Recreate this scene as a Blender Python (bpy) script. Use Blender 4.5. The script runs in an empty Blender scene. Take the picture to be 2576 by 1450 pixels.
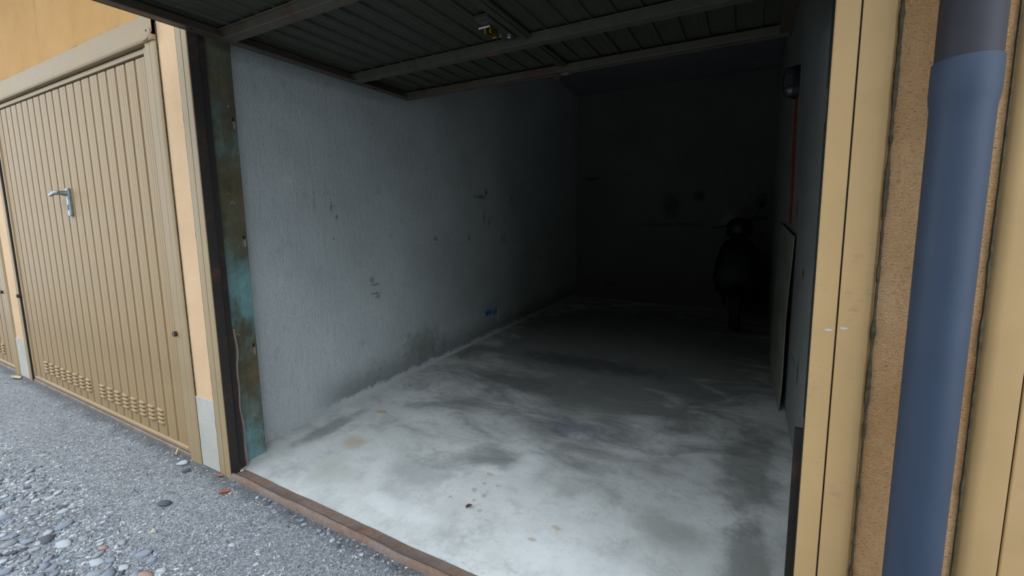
import bpy, math, random
from mathutils import Matrix, Vector, noise as mnoise
random.seed(7)
SC = bpy.context.scene
COL = SC.collection

# ------------------------------------------------------------------ scale and slope of the place
U = 0.82          # layout units -> metres
SL = -0.0275      # the yard and the row of garages fall gently to the right
def W(x, y, z): return Vector((x*U, y*U, (z + SL*x)*U))

# ------------------------------------------------------------------ camera
cam = bpy.data.cameras.new('camera'); co = bpy.data.objects.new('camera', cam); COL.objects.link(co)
cam.sensor_width = 36.0; cam.lens = 1081.0/2576.0*36.0; cam.clip_start = 0.02
F = Vector((-0.4723, 0.8727, -0.1239)).normalized()
R = Vector((0.8802, 0.4744, -0.0143)); R = (R - F*R.dot(F)).normalized(); UP = R.cross(F)
m = Matrix((R, UP, -F)).transposed().to_4x4(); m.translation = Vector((2.7817, -1.386, 1.5))*U
co.matrix_world = m
SC.camera = co

# ------------------------------------------------------------------ sky: plain overcast, dimmer towards the horizon
wd = bpy.data.worlds.new('overcast_sky'); SC.world = wd; wd.use_nodes = True
nt = wd.node_tree; nt.nodes.clear()
tc = nt.nodes.new('ShaderNodeTexCoord'); sp = nt.nodes.new('ShaderNodeSeparateXYZ')
mr = nt.nodes.new('ShaderNodeMapRange'); mx = nt.nodes.new('ShaderNodeMix'); mx.data_type = 'RGBA'
bg = nt.nodes.new('ShaderNodeBackground'); wo = nt.nodes.new('ShaderNodeOutputWorld')
nt.links.new(tc.outputs['Generated'], sp.inputs[0]); nt.links.new(sp.outputs['Z'], mr.inputs[0])
nt.links.new(mr.outputs[0], mx.inputs[0])
mx.inputs[6].default_value = (0.66, 0.755, 0.87, 1); mx.inputs[7].default_value = (0.87, 0.99, 1.14, 1)
nt.links.new(mx.outputs[2], bg.inputs[0]); bg.inputs[1].default_value = 1.0
nt.links.new(bg.outputs[0], wo.inputs[0])

SC.view_settings.view_transform = 'Standard'; SC.view_settings.look = 'None'
SC.view_settings.gamma = 1.0; SC.view_settings.use_curve_mapping = False
SC.view_settings.exposure = 2.15

# ------------------------------------------------------------------ material helper
class Mat:
    def __init__(s, name, rough=0.6, spec=0.5, metal=0.0):
        s.m = bpy.data.materials.new(name); s.m.use_nodes = True
        s.nt = s.m.node_tree; s.b = s.nt.nodes['Principled BSDF']
        s.b.inputs['Roughness'].default_value = rough
        s.b.inputs['Specular IOR Level'].default_value = spec
        s.b.inputs['Metallic'].default_value = metal
        s.tc = s.nt.nodes.new('ShaderNodeTexCoord'); s.h = None
    def n(s, t): return s.nt.nodes.new('ShaderNode'+t)
    def l(s, a, b): s.nt.links.new(a, b)
    def put(s, sock, v):
        if hasattr(v, 'is_output'): s.l(v, sock)
        elif isinstance(v, (tuple, list)) and len(v) == 3 and sock.type == 'RGBA': sock.default_value = (*v, 1)
        else: sock.default_value = v
    def obj(s, scale=(1, 1, 1), off=(0, 0, 0)):
        mp = s.n('Mapping'); s.l(s.tc.outputs['Object'], mp.inputs[0])
        mp.inputs['Scale'].default_value = scale; mp.inputs['Location'].default_value = off
        return mp.outputs[0]
    def noise(s, scale, detail=4, rough=0.6, vs=(1, 1, 1), off=(0, 0, 0), dist=0.0):
        t = s.n('TexNoise'); s.l(s.obj(vs, off), t.inputs['Vector'])
        t.inputs['Scale'].default_value = scale; t.inputs['Detail'].default_value = detail
        t.inputs['Roughness'].default_value = rough; t.inputs['Distortion'].default_value = dist
        return t.outputs['Fac']
    def voro(s, scale, out='Distance', feat='F1', vs=(1, 1, 1)):
        t = s.n('TexVoronoi'); t.feature = feat; s.l(s.obj(vs), t.inputs['Vector']); t.inputs['Scale'].default_value = scale
        return t.outputs[out]
    def ramp(s, f, stops):
        r = s.n('ValToRGB'); s.put(r.inputs[0], f); e = r.color_ramp.elements
        while len(e) < len(stops): e.new(0.5)
        for k, (p, c) in enumerate(stops):
            e[k].position = p; e[k].color = (*c, 1) if isinstance(c, tuple) else (c, c, c, 1)
        return r.outputs[0]
    def math(s, op, a, b=0.0, c=None, clamp=False):
        q = s.n('Math'); q.operation = op; q.use_clamp = clamp; s.put(q.inputs[0], a); s.put(q.inputs[1], b)
        if c is not None: s.put(q.inputs[2], c)
        return q.outputs[0]
    def mix(s, f, a, b, mode='MIX'):
        q = s.n('Mix'); q.data_type = 'RGBA'; q.blend_type = mode
        s.put(q.inputs[0], f); s.put(q.inputs[6], a); s.put(q.inputs[7], b)
        return q.outputs[2]
    def smooth(s, v, a, b):
        q = s.n('MapRange'); q.interpolation_type = 'SMOOTHSTEP'; s.put(q.inputs[0], v)
        q.inputs[1].default_value = a; q.inputs[2].default_value = b; return q.outputs[0]
    def blob(s, c, r, dist=0.5, nscale=6.0, edge=(1.0, 0.4), nf=None):
        """mark with a ragged edge at object-space centre c, half sizes r"""
        sc = tuple(1.0/q for q in r); mp = s.obj(sc, tuple(-c[k]*sc[k] for k in range(3)))
        ln = s.n('VectorMath'); ln.operation = 'LENGTH'; s.l(mp, ln.inputs[0])
        f = nf if nf is not None else s.noise(nscale, 4, 0.65)
        d = s.math('MULTIPLY_ADD', s.math('SUBTRACT', f, 0.5), dist*4, ln.outputs['Value'])
        return s.smooth(d, edge[0], edge[1])
    def color(s, v): s.put(s.b.inputs['Base Color'], v); return s
    def rough(s, v): s.put(s.b.inputs['Roughness'], v); return s
    def bump(s, h, strength=0.3, dist=0.01):
        q = s.n('Bump'); s.put(q.inputs['Height'], h); q.inputs['Strength'].default_value = strength
        q.inputs['Distance'].default_value = dist
        if s.h is not None: s.l(s.h, q.inputs['Normal'])
        s.h = q.outputs[0]; s.l(s.h, s.b.inputs['Normal']); return s

MT = {}
def w3(x, y, z): v = W(x, y, z); return (v.x, v.y, v.z)

def mk_tan(name, base, wear=0.35):
    a = Mat(name, 0.6, 0.25)
    f = a.noise(3, 5, 0.6); g = a.noise(14, 5, 0.7, (1, 1, 0.35))
    c = a.ramp(f, [(0.3, tuple(q*0.88 for q in base)), (0.7, tuple(min(1, q*1.08) for q in base))])
    c = a.mix(a.math('MULTIPLY', a.smooth(g, 0.60, 0.75), wear), c, (base[0]*0.62, base[1]*0.56, base[2]*0.62))
    sp = a.smooth(a.voro(9), 0.075, 0.05)
    c = a.mix(a.math('MULTIPLY', sp, a.smooth(a.noise(2.3, 2), 0.5, 0.6)), c, (0.20, 0.15, 0.12))
    a.color(c); a.rough(a.ramp(f, [(0.3, 0.52), (0.7, 0.66)])); a.bump(a.noise(60, 3), 0.04, 0.002)
    return a.m
MT['tan'] = mk_tan('tan_enamel', (0.42, 0.265, 0.117))
MT['tan_greyer'] = mk_tan('greyer_tan_enamel', (0.335, 0.238, 0.130))  # darker, greyer tan for most frames, headers and rims
# worn paint of the near jambs: brushed scuffs and a few pale chips
a = Mat('scuffed_tan_enamel', 0.58, 0.25)
f = a.noise(3, 5, 0.6); sc_ = a.math('MULTIPLY_ADD', a.noise(9, 3, 0.6, (1, 1, 0.8), (2, 0, 1)), 0.5, a.math('MULTIPLY', a.noise(70, 5, 0.75, (0.6, 1, 1.4)), 0.5)); zone = a.blob((0, 0, 1.22*U), (.4, .4, .62*U), .5, 6, (1.0, .2))
c = a.ramp(f, [(0.3, (0.38, 0.24, 0.105)), (0.7, (0.45, 0.285, 0.125))])
c = a.mix(a.math('MULTIPLY', a.math('MULTIPLY', a.smooth(sc_, 0.54, 0.64), zone), 0.55), c, (0.25, 0.17, 0.13))
c = a.mix(a.math('MULTIPLY', a.smooth(a.voro(17), 0.10, 0.05), a.math('MULTIPLY', a.smooth(a.noise(3.1, 2), 0.5, 0.58), 0.7)), c, (0.20, 0.15, 0.12))
a.color(c); a.bump(a.noise(60, 3), 0.04, 0.002); MT['tan_scuffed'] = a.m
MT['tan_slat'] = mk_tan('tan_slat_enamel', (0.325, 0.215, 0.105), 0.22)

def mk_stucco(name, lo, hi, bscale=95, vs=(1, 1, 1), mold=True):
    a = Mat(name, 0.9, 0.15)
    f = a.noise(2.2, 6, 0.65); g = a.noise(260, 3, 0.6, vs)
    c = a.ramp(f, [(0.3, lo), (0.7, hi)])
    c = a.mix(a.math('MULTIPLY', a.smooth(g, 0.56, 0.72), 0.35), c, tuple(q*0.5 for q in lo))
    if mold:
        st = a.noise(7, 5, 0.7, (1, 1, 0.18))
        c = a.mix(a.math('MULTIPLY', a.smooth(st, 0.58, 0.74), 0.35), c, (lo[0]*0.55, lo[1]*0.5, lo[2]*0.45))
    a.color(c); a.bump(a.noise(bscale, 4, 0.7, vs), 0.55, 0.006)
    return a.m
MT['stucco'] = mk_stucco('orange_stucco', (0.48, 0.255, 0.085), (0.56, 0.32, 0.125))
MT['stucco_pier'] = mk_stucco('orange_stucco_fine', (0.62, 0.40, 0.225), (0.70, 0.47, 0.28))
a = Mat('brown_orange_stucco', 0.92, 0.12)
f = a.noise(5, 6, 0.65, (1, 1, 0.4)); g = a.noise(120, 4, 0.7, (1, 1, 2.6))
c = a.ramp(f, [(0.3, (0.66, 0.35, 0.145)), (0.58, (0.84, 0.50, 0.25)), (0.8, (0.88, 0.64, 0.42))])
c = a.mix(a.math('MULTIPLY', a.smooth(g, 0.54, 0.70), 0.5), c, (0.20, 0.105, 0.04))
a.color(c); a.bump(g, 1.0, 0.012); a.bump(a.noise(420, 2, 0.5), 0.5, 0.004); MT['stucco_rough'] = a.m
MT['cement'] = mk_stucco('grey_cement_render', (0.42, 0.39, 0.335), (0.54, 0.505, 0.435), 120, mold=False)

# --- interior plaster
def plaster(name, lo, hi):
    a = Mat(name, 0.88, 0.2)
    f = a.noise(1.1, 6, 0.62); g = a.noise(7, 6, 0.7)
    c = a.ramp(f, [(0.32, lo), (0.68, hi)])
    c = a.mix(a.math('MULTIPLY', a.smooth(g, 0.56, 0.75), 0.4), c, tuple(q*0.62 for q in lo))
    c = a.mix(a.math('MULTIPLY', a.smooth(a.noise(170, 3), 0.56, 0.68), 0.5), c, tuple(q*0.5 for q in lo))
    c = a.mix(a.math('MULTIPLY', a.smooth(a.noise(46, 2, 0.5), 0.68, 0.74), 0.16), c, (0.55, 0.56, 0.55))
    a.bump(a.noise(75, 5, 0.72), 1.0, 0.012); a.bump(a.noise(20, 3, 0.6, (1, 1.8, 0.45)), 0.5, 0.012)
    return a, c
a, c = plaster('grey_plaster_left', (0.42, 0.445, 0.43), (0.54, 0.565, 0.545))
nz = a.noise(11, 6, 0.75)
def mark(c, p, r, col, amt=0.8, dist=0.35, edge=(1.0, 0.3), ns=14.0):
    return a.mix(a.math('MULTIPLY', a.blob(w3(*p), tuple(q*U for q in r), dist, ns, edge), amt), c, col)
XL = -0.2278
# efflorescence along the foot of the wall, mildew above it
P = a.n('SeparateXYZ'); a.l(a.tc.outputs['Object'], P.inputs[0])
hgt = a.math('SUBTRACT', P.outputs['Z'], a.math('MULTIPLY_ADD', P.outputs['Y'], 0.0305, -SL*0 + SL*XL*U))
hh = a.math('MULTIPLY_ADD', a.math('SUBTRACT', nz, 0.5), 0.16, hgt)
far = a.smooth(P.outputs['Y'], 0.55, 0.95)
c = a.mix(a.math('MULTIPLY', a.math('MULTIPLY', a.smooth(hh, 0.30, 0.06), far), 0.55), c, (0.10, 0.10, 0.085))
c = a.mix(a.math('MULTIPLY', a.math('MULTIPLY', a.smooth(hh, 0.062, 0.032), far), 0.85), c, (0.62, 0.63, 0.62))
DK = (0.03, 0.03, 0.028)
c = mark(c, (XL, 2.15, 0.33), (0.2, 0.40, 0.24), (0.15, 0.155, 0.125), 0.55, 0.6, (1.1, 0.1), 10)
c = mark(c, (XL, 3.50, 0.450), (0.2, 0.11, 0.055), (0.006, 0.12, 0.52), 0.95, 0.55, (1.1, 0.4), 26)
c = mark(c, (XL, 3.66, 0.435), (0.2, 0.10, 0.045), (0.01, 0.14, 0.50), 0.85, 0.7, (1.1, 0.3), 30)
c = mark(c, (XL, 3.62, 0.50), (0.2, 0.30, 0.16), (0.16, 0.26, 0.42), 0.4, 0.4, (1.0, 0.2), 14)
c = mark(c, (XL, 3.76, 0.38), (0.2, 0.05, 0.16), (0.60, 0.62, 0.65), 0.6, 0.3, (1.0, 0.3), 22)
for py_, pz_, ry_, rz_, am_ in ((3.36, 1.975, .17, .028, .8), (3.50, 2.035, .035, .075, .85), (3.44, 1.72, .018, .10, .8), (3.56, 1.66, .04, .07, .55),
        (3.08, 1.452, .022, .05, .8), (3.90, 1.44, .022, .07, .8), (3.97, 1.44, .02, .07, .7), (2.42, 1.46, .03, .03, .7), (1.47, 1.10, .035, .03, .7), (1.50, 1.05, .05, .018, .7),
        (1.50, 0.965, .055, .014, .75), (1.53, 0.93, .03, .02, .7), (1.07, 1.745, .010, .045, .8), (1.12, 1.66, .012, .03, .7), (1.075, 1.482, .010, .02, .8), (0.915, 1.77, .008, .10, .45), (4.2, 2.0, .02, .05, .7), (5.2, 1.1, .12, .02, .6)):
    c = mark(c, (XL, py_, pz_), (0.2, ry_*1.25, rz_*1.25), DK, am_*.8, 0.7, (1.0, 0.1), 45)
for py_, pz_, ry_, rz_ in ((1.0, .62, .008, .06), (1.28, .36, .008, .07), (1.30, .24, .01, .04), (.70, 1.92, .06, .05), (1.46, 1.25, .02, .06), (2.5, .70, .008, .05), (1.40, 1.75, .006, .20), (3.95, 1.30, .01, .14)):
    c = mark(c, (XL, py_, pz_), (0.2, ry_, rz_), (0.62, 0.63, 0.63), 0.5, 0.4, (1.0, 0.3), 38)
jz = a.math('ABSOLUTE', a.math('SUBTRACT', a.math('MULTIPLY_ADD', a.math('SUBTRACT', nz, 0.5), 0.05, P.outputs['Z']), W(XL, 2, 1.40).z))
c = a.mix(a.math('MULTIPLY', a.math('MULTIPLY', a.smooth(jz, 0.02, 0.004), a.smooth(P.outputs['Y'], 1.2, 2.0)), 0.35), c, (0.42, 0.42, 0.42))
a.color(c); MT['plaster_left'] = a.m
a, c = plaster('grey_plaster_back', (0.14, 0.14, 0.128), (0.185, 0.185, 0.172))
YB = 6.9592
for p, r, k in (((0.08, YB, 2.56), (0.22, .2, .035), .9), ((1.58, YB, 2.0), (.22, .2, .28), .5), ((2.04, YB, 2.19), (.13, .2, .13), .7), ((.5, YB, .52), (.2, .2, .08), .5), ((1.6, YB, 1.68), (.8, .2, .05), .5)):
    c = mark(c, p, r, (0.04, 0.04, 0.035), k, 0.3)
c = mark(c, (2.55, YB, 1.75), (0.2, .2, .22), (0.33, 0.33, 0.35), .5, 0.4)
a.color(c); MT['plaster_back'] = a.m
a, c = plaster('grey_plaster_right', (0.32, 0.325, 0.295), (0.42, 0.42, 0.385))
XR = 3.1408
for p, r, k in (((XR, 1.42, 1.86), (.2, .16, .22), .95), ((XR, 1.52, 1.62), (.2, .05, .28), .8), ((XR, 2.80, 1.75), (.2, .06, .12), .85), ((XR, 2.13, 1.29), (.2, .06, .05), .85), ((XR, 2.05, .62), (.2, .04, .14), .8), ((XR, 2.4, .62), (.2, .3, .012), .6)):
    c = mark(c, p, r, (0.025, 0.026, 0.026), k, 0.25)
a.color(c); MT['plaster_right'] = a.m
a, c = plaster('grey_plaster_ceiling', (0.20, 0.21, 0.21), (0.25, 0.26, 0.26)); a.color(c); MT['plaster_ceiling'] = a.m

# --- concrete floor
a = Mat('stained_concrete', 0.72, 0.3)
f = a.noise(1.0, 9, 0.7, dist=0.25); g = a.noise(3.6, 9, 0.75, off=(3, 1, 0)); k = a.noise(11, 5, 0.65)
c = a.ramp(f, [(0.30, (0.38, 0.38, 0.352)), (0.46, (0.57, 0.565, 0.525)), (0.66, (0.72, 0.71, 0.665))])
c = a.mix(a.math('MULTIPLY', a.smooth(g, 0.50, 0.68), 0.45), c, (0.27, 0.275, 0.25))
c = a.mix(a.math('MULTIPLY', a.smooth(g, 0.44, 0.34), 0.45), c, (0.66, 0.66, 0.62))
c = a.mix(a.math('MULTIPLY', a.smooth(k, 0.60, 0.72), 0.25), c, (0.30, 0.29, 0.26))
# ragged streaky grime, plus dimness painted into the deep floor
c = a.mix(a.math('MULTIPLY', a.smooth(a.noise(46, 5, 0.75), 0.56, 0.70), 0.35), c, (0.26, 0.255, 0.23))
c = a.mix(a.math('MULTIPLY', a.smooth(a.noise(5.5, 9, 0.8, (1.0, 1.5, 1.0), (8, 3, 0)), 0.53, 0.63), 0.35), c, (0.36, 0.35, 0.30))
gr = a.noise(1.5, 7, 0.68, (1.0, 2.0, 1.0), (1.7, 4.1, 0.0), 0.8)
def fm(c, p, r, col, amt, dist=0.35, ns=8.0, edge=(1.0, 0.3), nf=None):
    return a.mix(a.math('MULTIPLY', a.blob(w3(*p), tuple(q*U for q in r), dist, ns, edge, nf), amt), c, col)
c = fm(c, (1.45, 4.1, 0.12), (2.4, 3.1, 2.0), (0.16, 0.16, 0.145), 0.78, 0.45, 3.0, (1.05, 0.55), gr)  # rear floor darkened in the colour to steepen the light fall-off
def fz(y): return 0.2126*y/6.9592
for (x, y), (rx, ry), col, amt in (
    ((1.69, 1.62), (.34, .20), (.10, .11, .15), .6), ((1.30, 3.1), (1.1, .30), (.06, .06, .07), .6),
    ((1.30, .98), (.34, .20), (.20, .205, .20), .6), ((1.0, .62), (.30, .20), (.27, .275, .26), .45),
    ((.34, .68), (.15, .12), (.42, .28, .15), .5), ((.50, .36), (.28, .14), (.42, .42, .34), .45),
    ((2.5, .80), (.26, .15), (.33, .335, .29), .6), ((.85, 2.25), (.6, .4), (.12, .12, .11), .4),
    ((2.86, .70), (.14, .5), (.12, .12, .10), .6), ((2.85, 1.7), (.25, .8), (.08, .08, .07), .6), ((.0, .75), (.12, .45), (.16, .16, .155), .65),
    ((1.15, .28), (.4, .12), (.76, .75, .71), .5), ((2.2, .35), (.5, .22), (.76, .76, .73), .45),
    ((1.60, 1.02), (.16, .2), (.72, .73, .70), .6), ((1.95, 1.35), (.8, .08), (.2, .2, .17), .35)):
    c = fm(c, (x, y, fz(y)), (rx, ry, .3), col, amt)
for x, y, r in ((1.42, .62, .025), (1.50, .60, .025), (1.44, .70, .02), (1.55, .48, .02), (1.33, .50, .016), (1.47, .54, .018), (2.35, .30, .03), (2.42, .34, .02), (2.3, .25, .018)):
    c = fm(c, (x, y, fz(y)), (r, r, .2), (.28, .28, .25), .55, 0.3, 26)
for x, y, r in ((1.42, .80, .03), (1.52, .72, .035), (1.98, .55, .04), (1.9, .42, .03)):
    c = fm(c, (x, y, fz(y)), (r, r*.6, .2), (.42, .27, .14), .55, 0.5, 26)
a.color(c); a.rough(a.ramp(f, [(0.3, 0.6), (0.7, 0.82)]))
a.bump(a.noise(40, 6, 0.7), 0.18, 0.004); a.bump(a.noise(4, 4), 0.15, 0.01); MT['concrete'] = a.m

# --- yard
a = Mat('compacted_grit', 0.88, 0.25)
f = a.noise(1.3, 6, 0.65); g = a.noise(90, 6, 0.75); v = a.voro(170, 'Color')
c = a.ramp(f, [(0.32, (0.30, 0.305, 0.31)), (0.68, (0.42, 0.425, 0.425))])
bw = a.n('RGBToBW'); a.l(v, bw.inputs[0])
c = a.mix(0.55, c, a.ramp(bw.outputs[0], [(0.15, (0.06, 0.062, 0.068)), (0.5, (0.28, 0.285, 0.295)), (0.85, (0.56, 0.56, 0.54))]), 'MIX')
c = a.mix(a.math('MULTIPLY', a.smooth(g, 0.51, 0.64), 0.75), c, (0.055, 0.058, 0.064))
c = a.mix(a.math('MULTIPLY', a.smooth(a.noise(3.5, 5, 0.7, off=(5, 2, 1)), 0.54, 0.7), 0.4), c, (0.15, 0.13, 0.11))
P = a.n('SeparateXYZ'); a.l(a.tc.outputs['Object'], P.inputs[0])
yy = a.math('MULTIPLY_ADD', a.math('SUBTRACT', a.noise(6, 5, 0.7), 0.5), 0.16, P.outputs['Y'])
c = a.mix(a.math('MULTIPLY', a.smooth(yy, -0.10, -0.01), 0.65), c, (0.075, 0.072, 0.07))      # damp soil washed up against the sills
a.color(c); a.bump(g, 1.0, 0.010); a.bump(a.voro(170), 0.6, 0.005); MT['grit'] = a.m
def stone_mat(name, lo, hi):
    a = Mat(name, 0.75, 0.3); a.color(a.ramp(a.noise(35, 5, 0.7), [(0.3, lo), (0.7, hi)])); a.bump(a.noise(160, 4), 0.3, 0.003); return a.m
ST = [stone_mat('stone_blue_grey', (.17, .185, .21), (.27, .29, .32)), stone_mat('stone_pale', (.34, .36, .38), (.46, .475, .48)),
      stone_mat('stone_slate', (.05, .055, .063), (.11, .115, .125)), stone_mat('stone_grey', (.22, .23, .24), (.32, .33, .335)),
      stone_mat('stone_sand', (.36, .33, .27), (.46, .43, .36))]
MT['brick'] = stone_mat('brick_red', (.30, .17, .13), (.42, .27, .22))
a = Mat('grit_grains', 0.8, 0.3); v = a.voro(60, 'Color'); bw = a.n('RGBToBW'); a.l(v, bw.inputs[0])
a.color(a.ramp(bw.outputs[0], [(0.1, (.05, .055, .062)), (0.40, (.24, .25, .265)), (0.7, (.43, .435, .445)), (0.95, (.60, .59, .56))])); MT['grains'] = a.m

# --- metals
def rusty(name, paint, rust, lvl=0.55, sc=5.0, rough=0.55, vs=(1, 1, 1)):
    a = Mat(name, rough, 0.4)
    f = a.noise(sc, 7, 0.7, vs); g = a.noise(sc*6, 5, 0.7)
    c = a.ramp(g, [(0.3, tuple(q*0.8 for q in paint)), (0.7, tuple(q*1.15 for q in paint))])
    c = a.mix(a.math('MULTIPLY', a.smooth(f, lvl-0.06, lvl+0.08), 0.9), c, a.ramp(g, [(0.3, tuple(q*0.6 for q in rust)), (0.7, rust)]))
    a.color(c); a.bump(g, 0.15, 0.003); return a
MT['rust'] = rusty('rusted_steel', (0.20, 0.145, 0.118), (0.235, 0.14, 0.09), 0.52, 9).m
MT['rust_dark'] = rusty('dark_rusted_steel', (0.020, 0.015, 0.012), (0.065, 0.030, 0.014), 0.58, 8).m
a = rusty('green_casing_paint', (0.12, 0.215, 0.21), (0.075, 0.058, 0.024), 0.50, 2.6, 0.45, (1, 1, 0.55))
c = a.b.inputs['Base Color'].links[0].from_socket
for z_, h_, k_ in ((1.75, 0.55, .9), (2.5, .5, .85), (0.62, 0.30, .92), (0.38, 0.16, .6)):
    c = a.mix(a.math('MULTIPLY', a.blob((-.1*U, .25*U, z_*U), (.4, .4, h_*U), .35, 7, (1.0, .35)), k_), c, a.ramp(a.noise(17, 5, .7), [(.3, (.045, .035, .016)), (.7, (.105, .082, .036))]))
c = a.mix(a.math('MULTIPLY', a.smooth(a.noise(20, 3, 0.6, off=(2, 2, 2)), 0.69, 0.74), 0.6), c, (0.34, 0.24, 0.08))
c = a.mix(a.math('MULTIPLY', a.smooth(a.noise(13, 3, 0.6, off=(7, 1, 4)), 0.71, 0.74), 0.9), c, (0.50, 0.46, 0.42))
a.color(c); MT['casing'] = a.m
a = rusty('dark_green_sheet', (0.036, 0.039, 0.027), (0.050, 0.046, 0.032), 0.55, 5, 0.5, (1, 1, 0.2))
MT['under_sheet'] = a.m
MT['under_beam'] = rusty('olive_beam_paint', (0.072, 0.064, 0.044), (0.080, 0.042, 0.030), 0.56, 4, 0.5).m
a = rusty('olive_beam_rust_spot', (0.066, 0.062, 0.046), (0.06, 0.045, 0.03), 0.6, 4, 0.5)
c = a.b.inputs['Base Color'].links[0].from_socket
a.color(a.mix(a.math('MULTIPLY', a.blob((-0.10, 0.03, 0.03), (0.05, 0.05, 0.045), 0.4, 30), 0.8), c, (0.17, 0.05, 0.022))); MT['under_beam_spot'] = a.m
MT['under_edge'] = rusty('brown_edge_channel', (0.045, 0.034, 0.024), (0.075, 0.034, 0.018), 0.56, 6, 0.45).m
def plain(name, col, rough=0.5, metal=0.0, spec=0.5, var=0.15, sc=12):
    a = Mat(name, rough, spec, metal); a.color(a.ramp(a.noise(sc, 4), [(0.3, tuple(q*(1-var) for q in col)), (0.7, tuple(min(1, q*(1+var)) for q in col))])); return a.m
MT['chrome'] = plain('worn_zinc', (0.62, 0.62, 0.60), 0.28, 1.0)
MT['handle'] = plain('worn_aluminium', (0.20, 0.22, 0.22), 0.42, 0.6, 0.5, 0.35, 50)
MT['brass'] = plain('brass', (0.55, 0.42, 0.12), 0.35, 1.0)
MT['black'] = plain('matt_black', (0.012, 0.012, 0.013), 0.55)
MT['hole'] = plain('dark_recess', (0.008, 0.008, 0.008), 0.9)
MT['black_gloss'] = plain('black_plastic', (0.006, 0.006, 0.008), 0.5, 0, 0.25)
MT['lens'] = plain('dull_headlamp_lens', (0.012, 0.012, 0.013), 0.4, 0, 0.3)
MT['rubber'] = plain('tyre_rubber', (0.011, 0.011, 0.011), 0.8)
a = Mat('grey_blue_pipe', 0.55, 0.32)
f = a.noise(7, 5, 0.65, (1, 1, 0.15)); g = a.noise(3, 4)
c = a.ramp(f, [(0.3, (0.024, 0.036, 0.060)), (0.7, (0.034, 0.049, 0.077))])
c = a.mix(a.math('MULTIPLY', a.smooth(g, 0.52, 0.72), 0.35), c, (0.047, 0.066, 0.095)); a.color(c); a.bump(a.noise(5, 3), 0.05, 0.01); MT['pipe'] = a.m
MT['pipe_up'] = plain('dark_grey_pipe', (0.028, 0.025, 0.030), 0.55, 0, 0.28, 0.2, 6)
MT['glass'] = plain('dusty_lamp_glass', (0.08, 0.09, 0.09), 0.12, 0.0, 0.7)
MT['orange'] = plain('orange_conduit', (0.26, 0.04, 0.016), 0.55, 0, 0.3, 0.3, 8)
MT['board'] = plain('grey_hardboard', (0.31, 0.29, 0.245), 0.8, 0, 0.2, 0.2, 4)
MT['leaf'] = plain('dry_leaf_tan', (0.42, 0.33, 0.17), 0.7, 0, 0.3, 0.3, 90)
MT['leaf_red'] = plain('dry_leaf_rust', (0.28, 0.10, 0.05), 0.7, 0, 0.3, 0.3, 90)
MT['leaf_dark'] = plain('dry_leaf_dark', (0.10, 0.055, 0.035), 0.7, 0, 0.3, 0.3, 90)
MT['strip'] = plain('brown_lip_strip', (0.20, 0.15, 0.12), 0.6, 0, 0.3, 0.3, 9)
MT['sky_blocker'] = plain('sky_blocker_dark_green', (0.045, 0.055, 0.035), 0.9, 0, 0.2, 0.2, 1.2)  # dark green of the added sky-blocking wall

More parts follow.
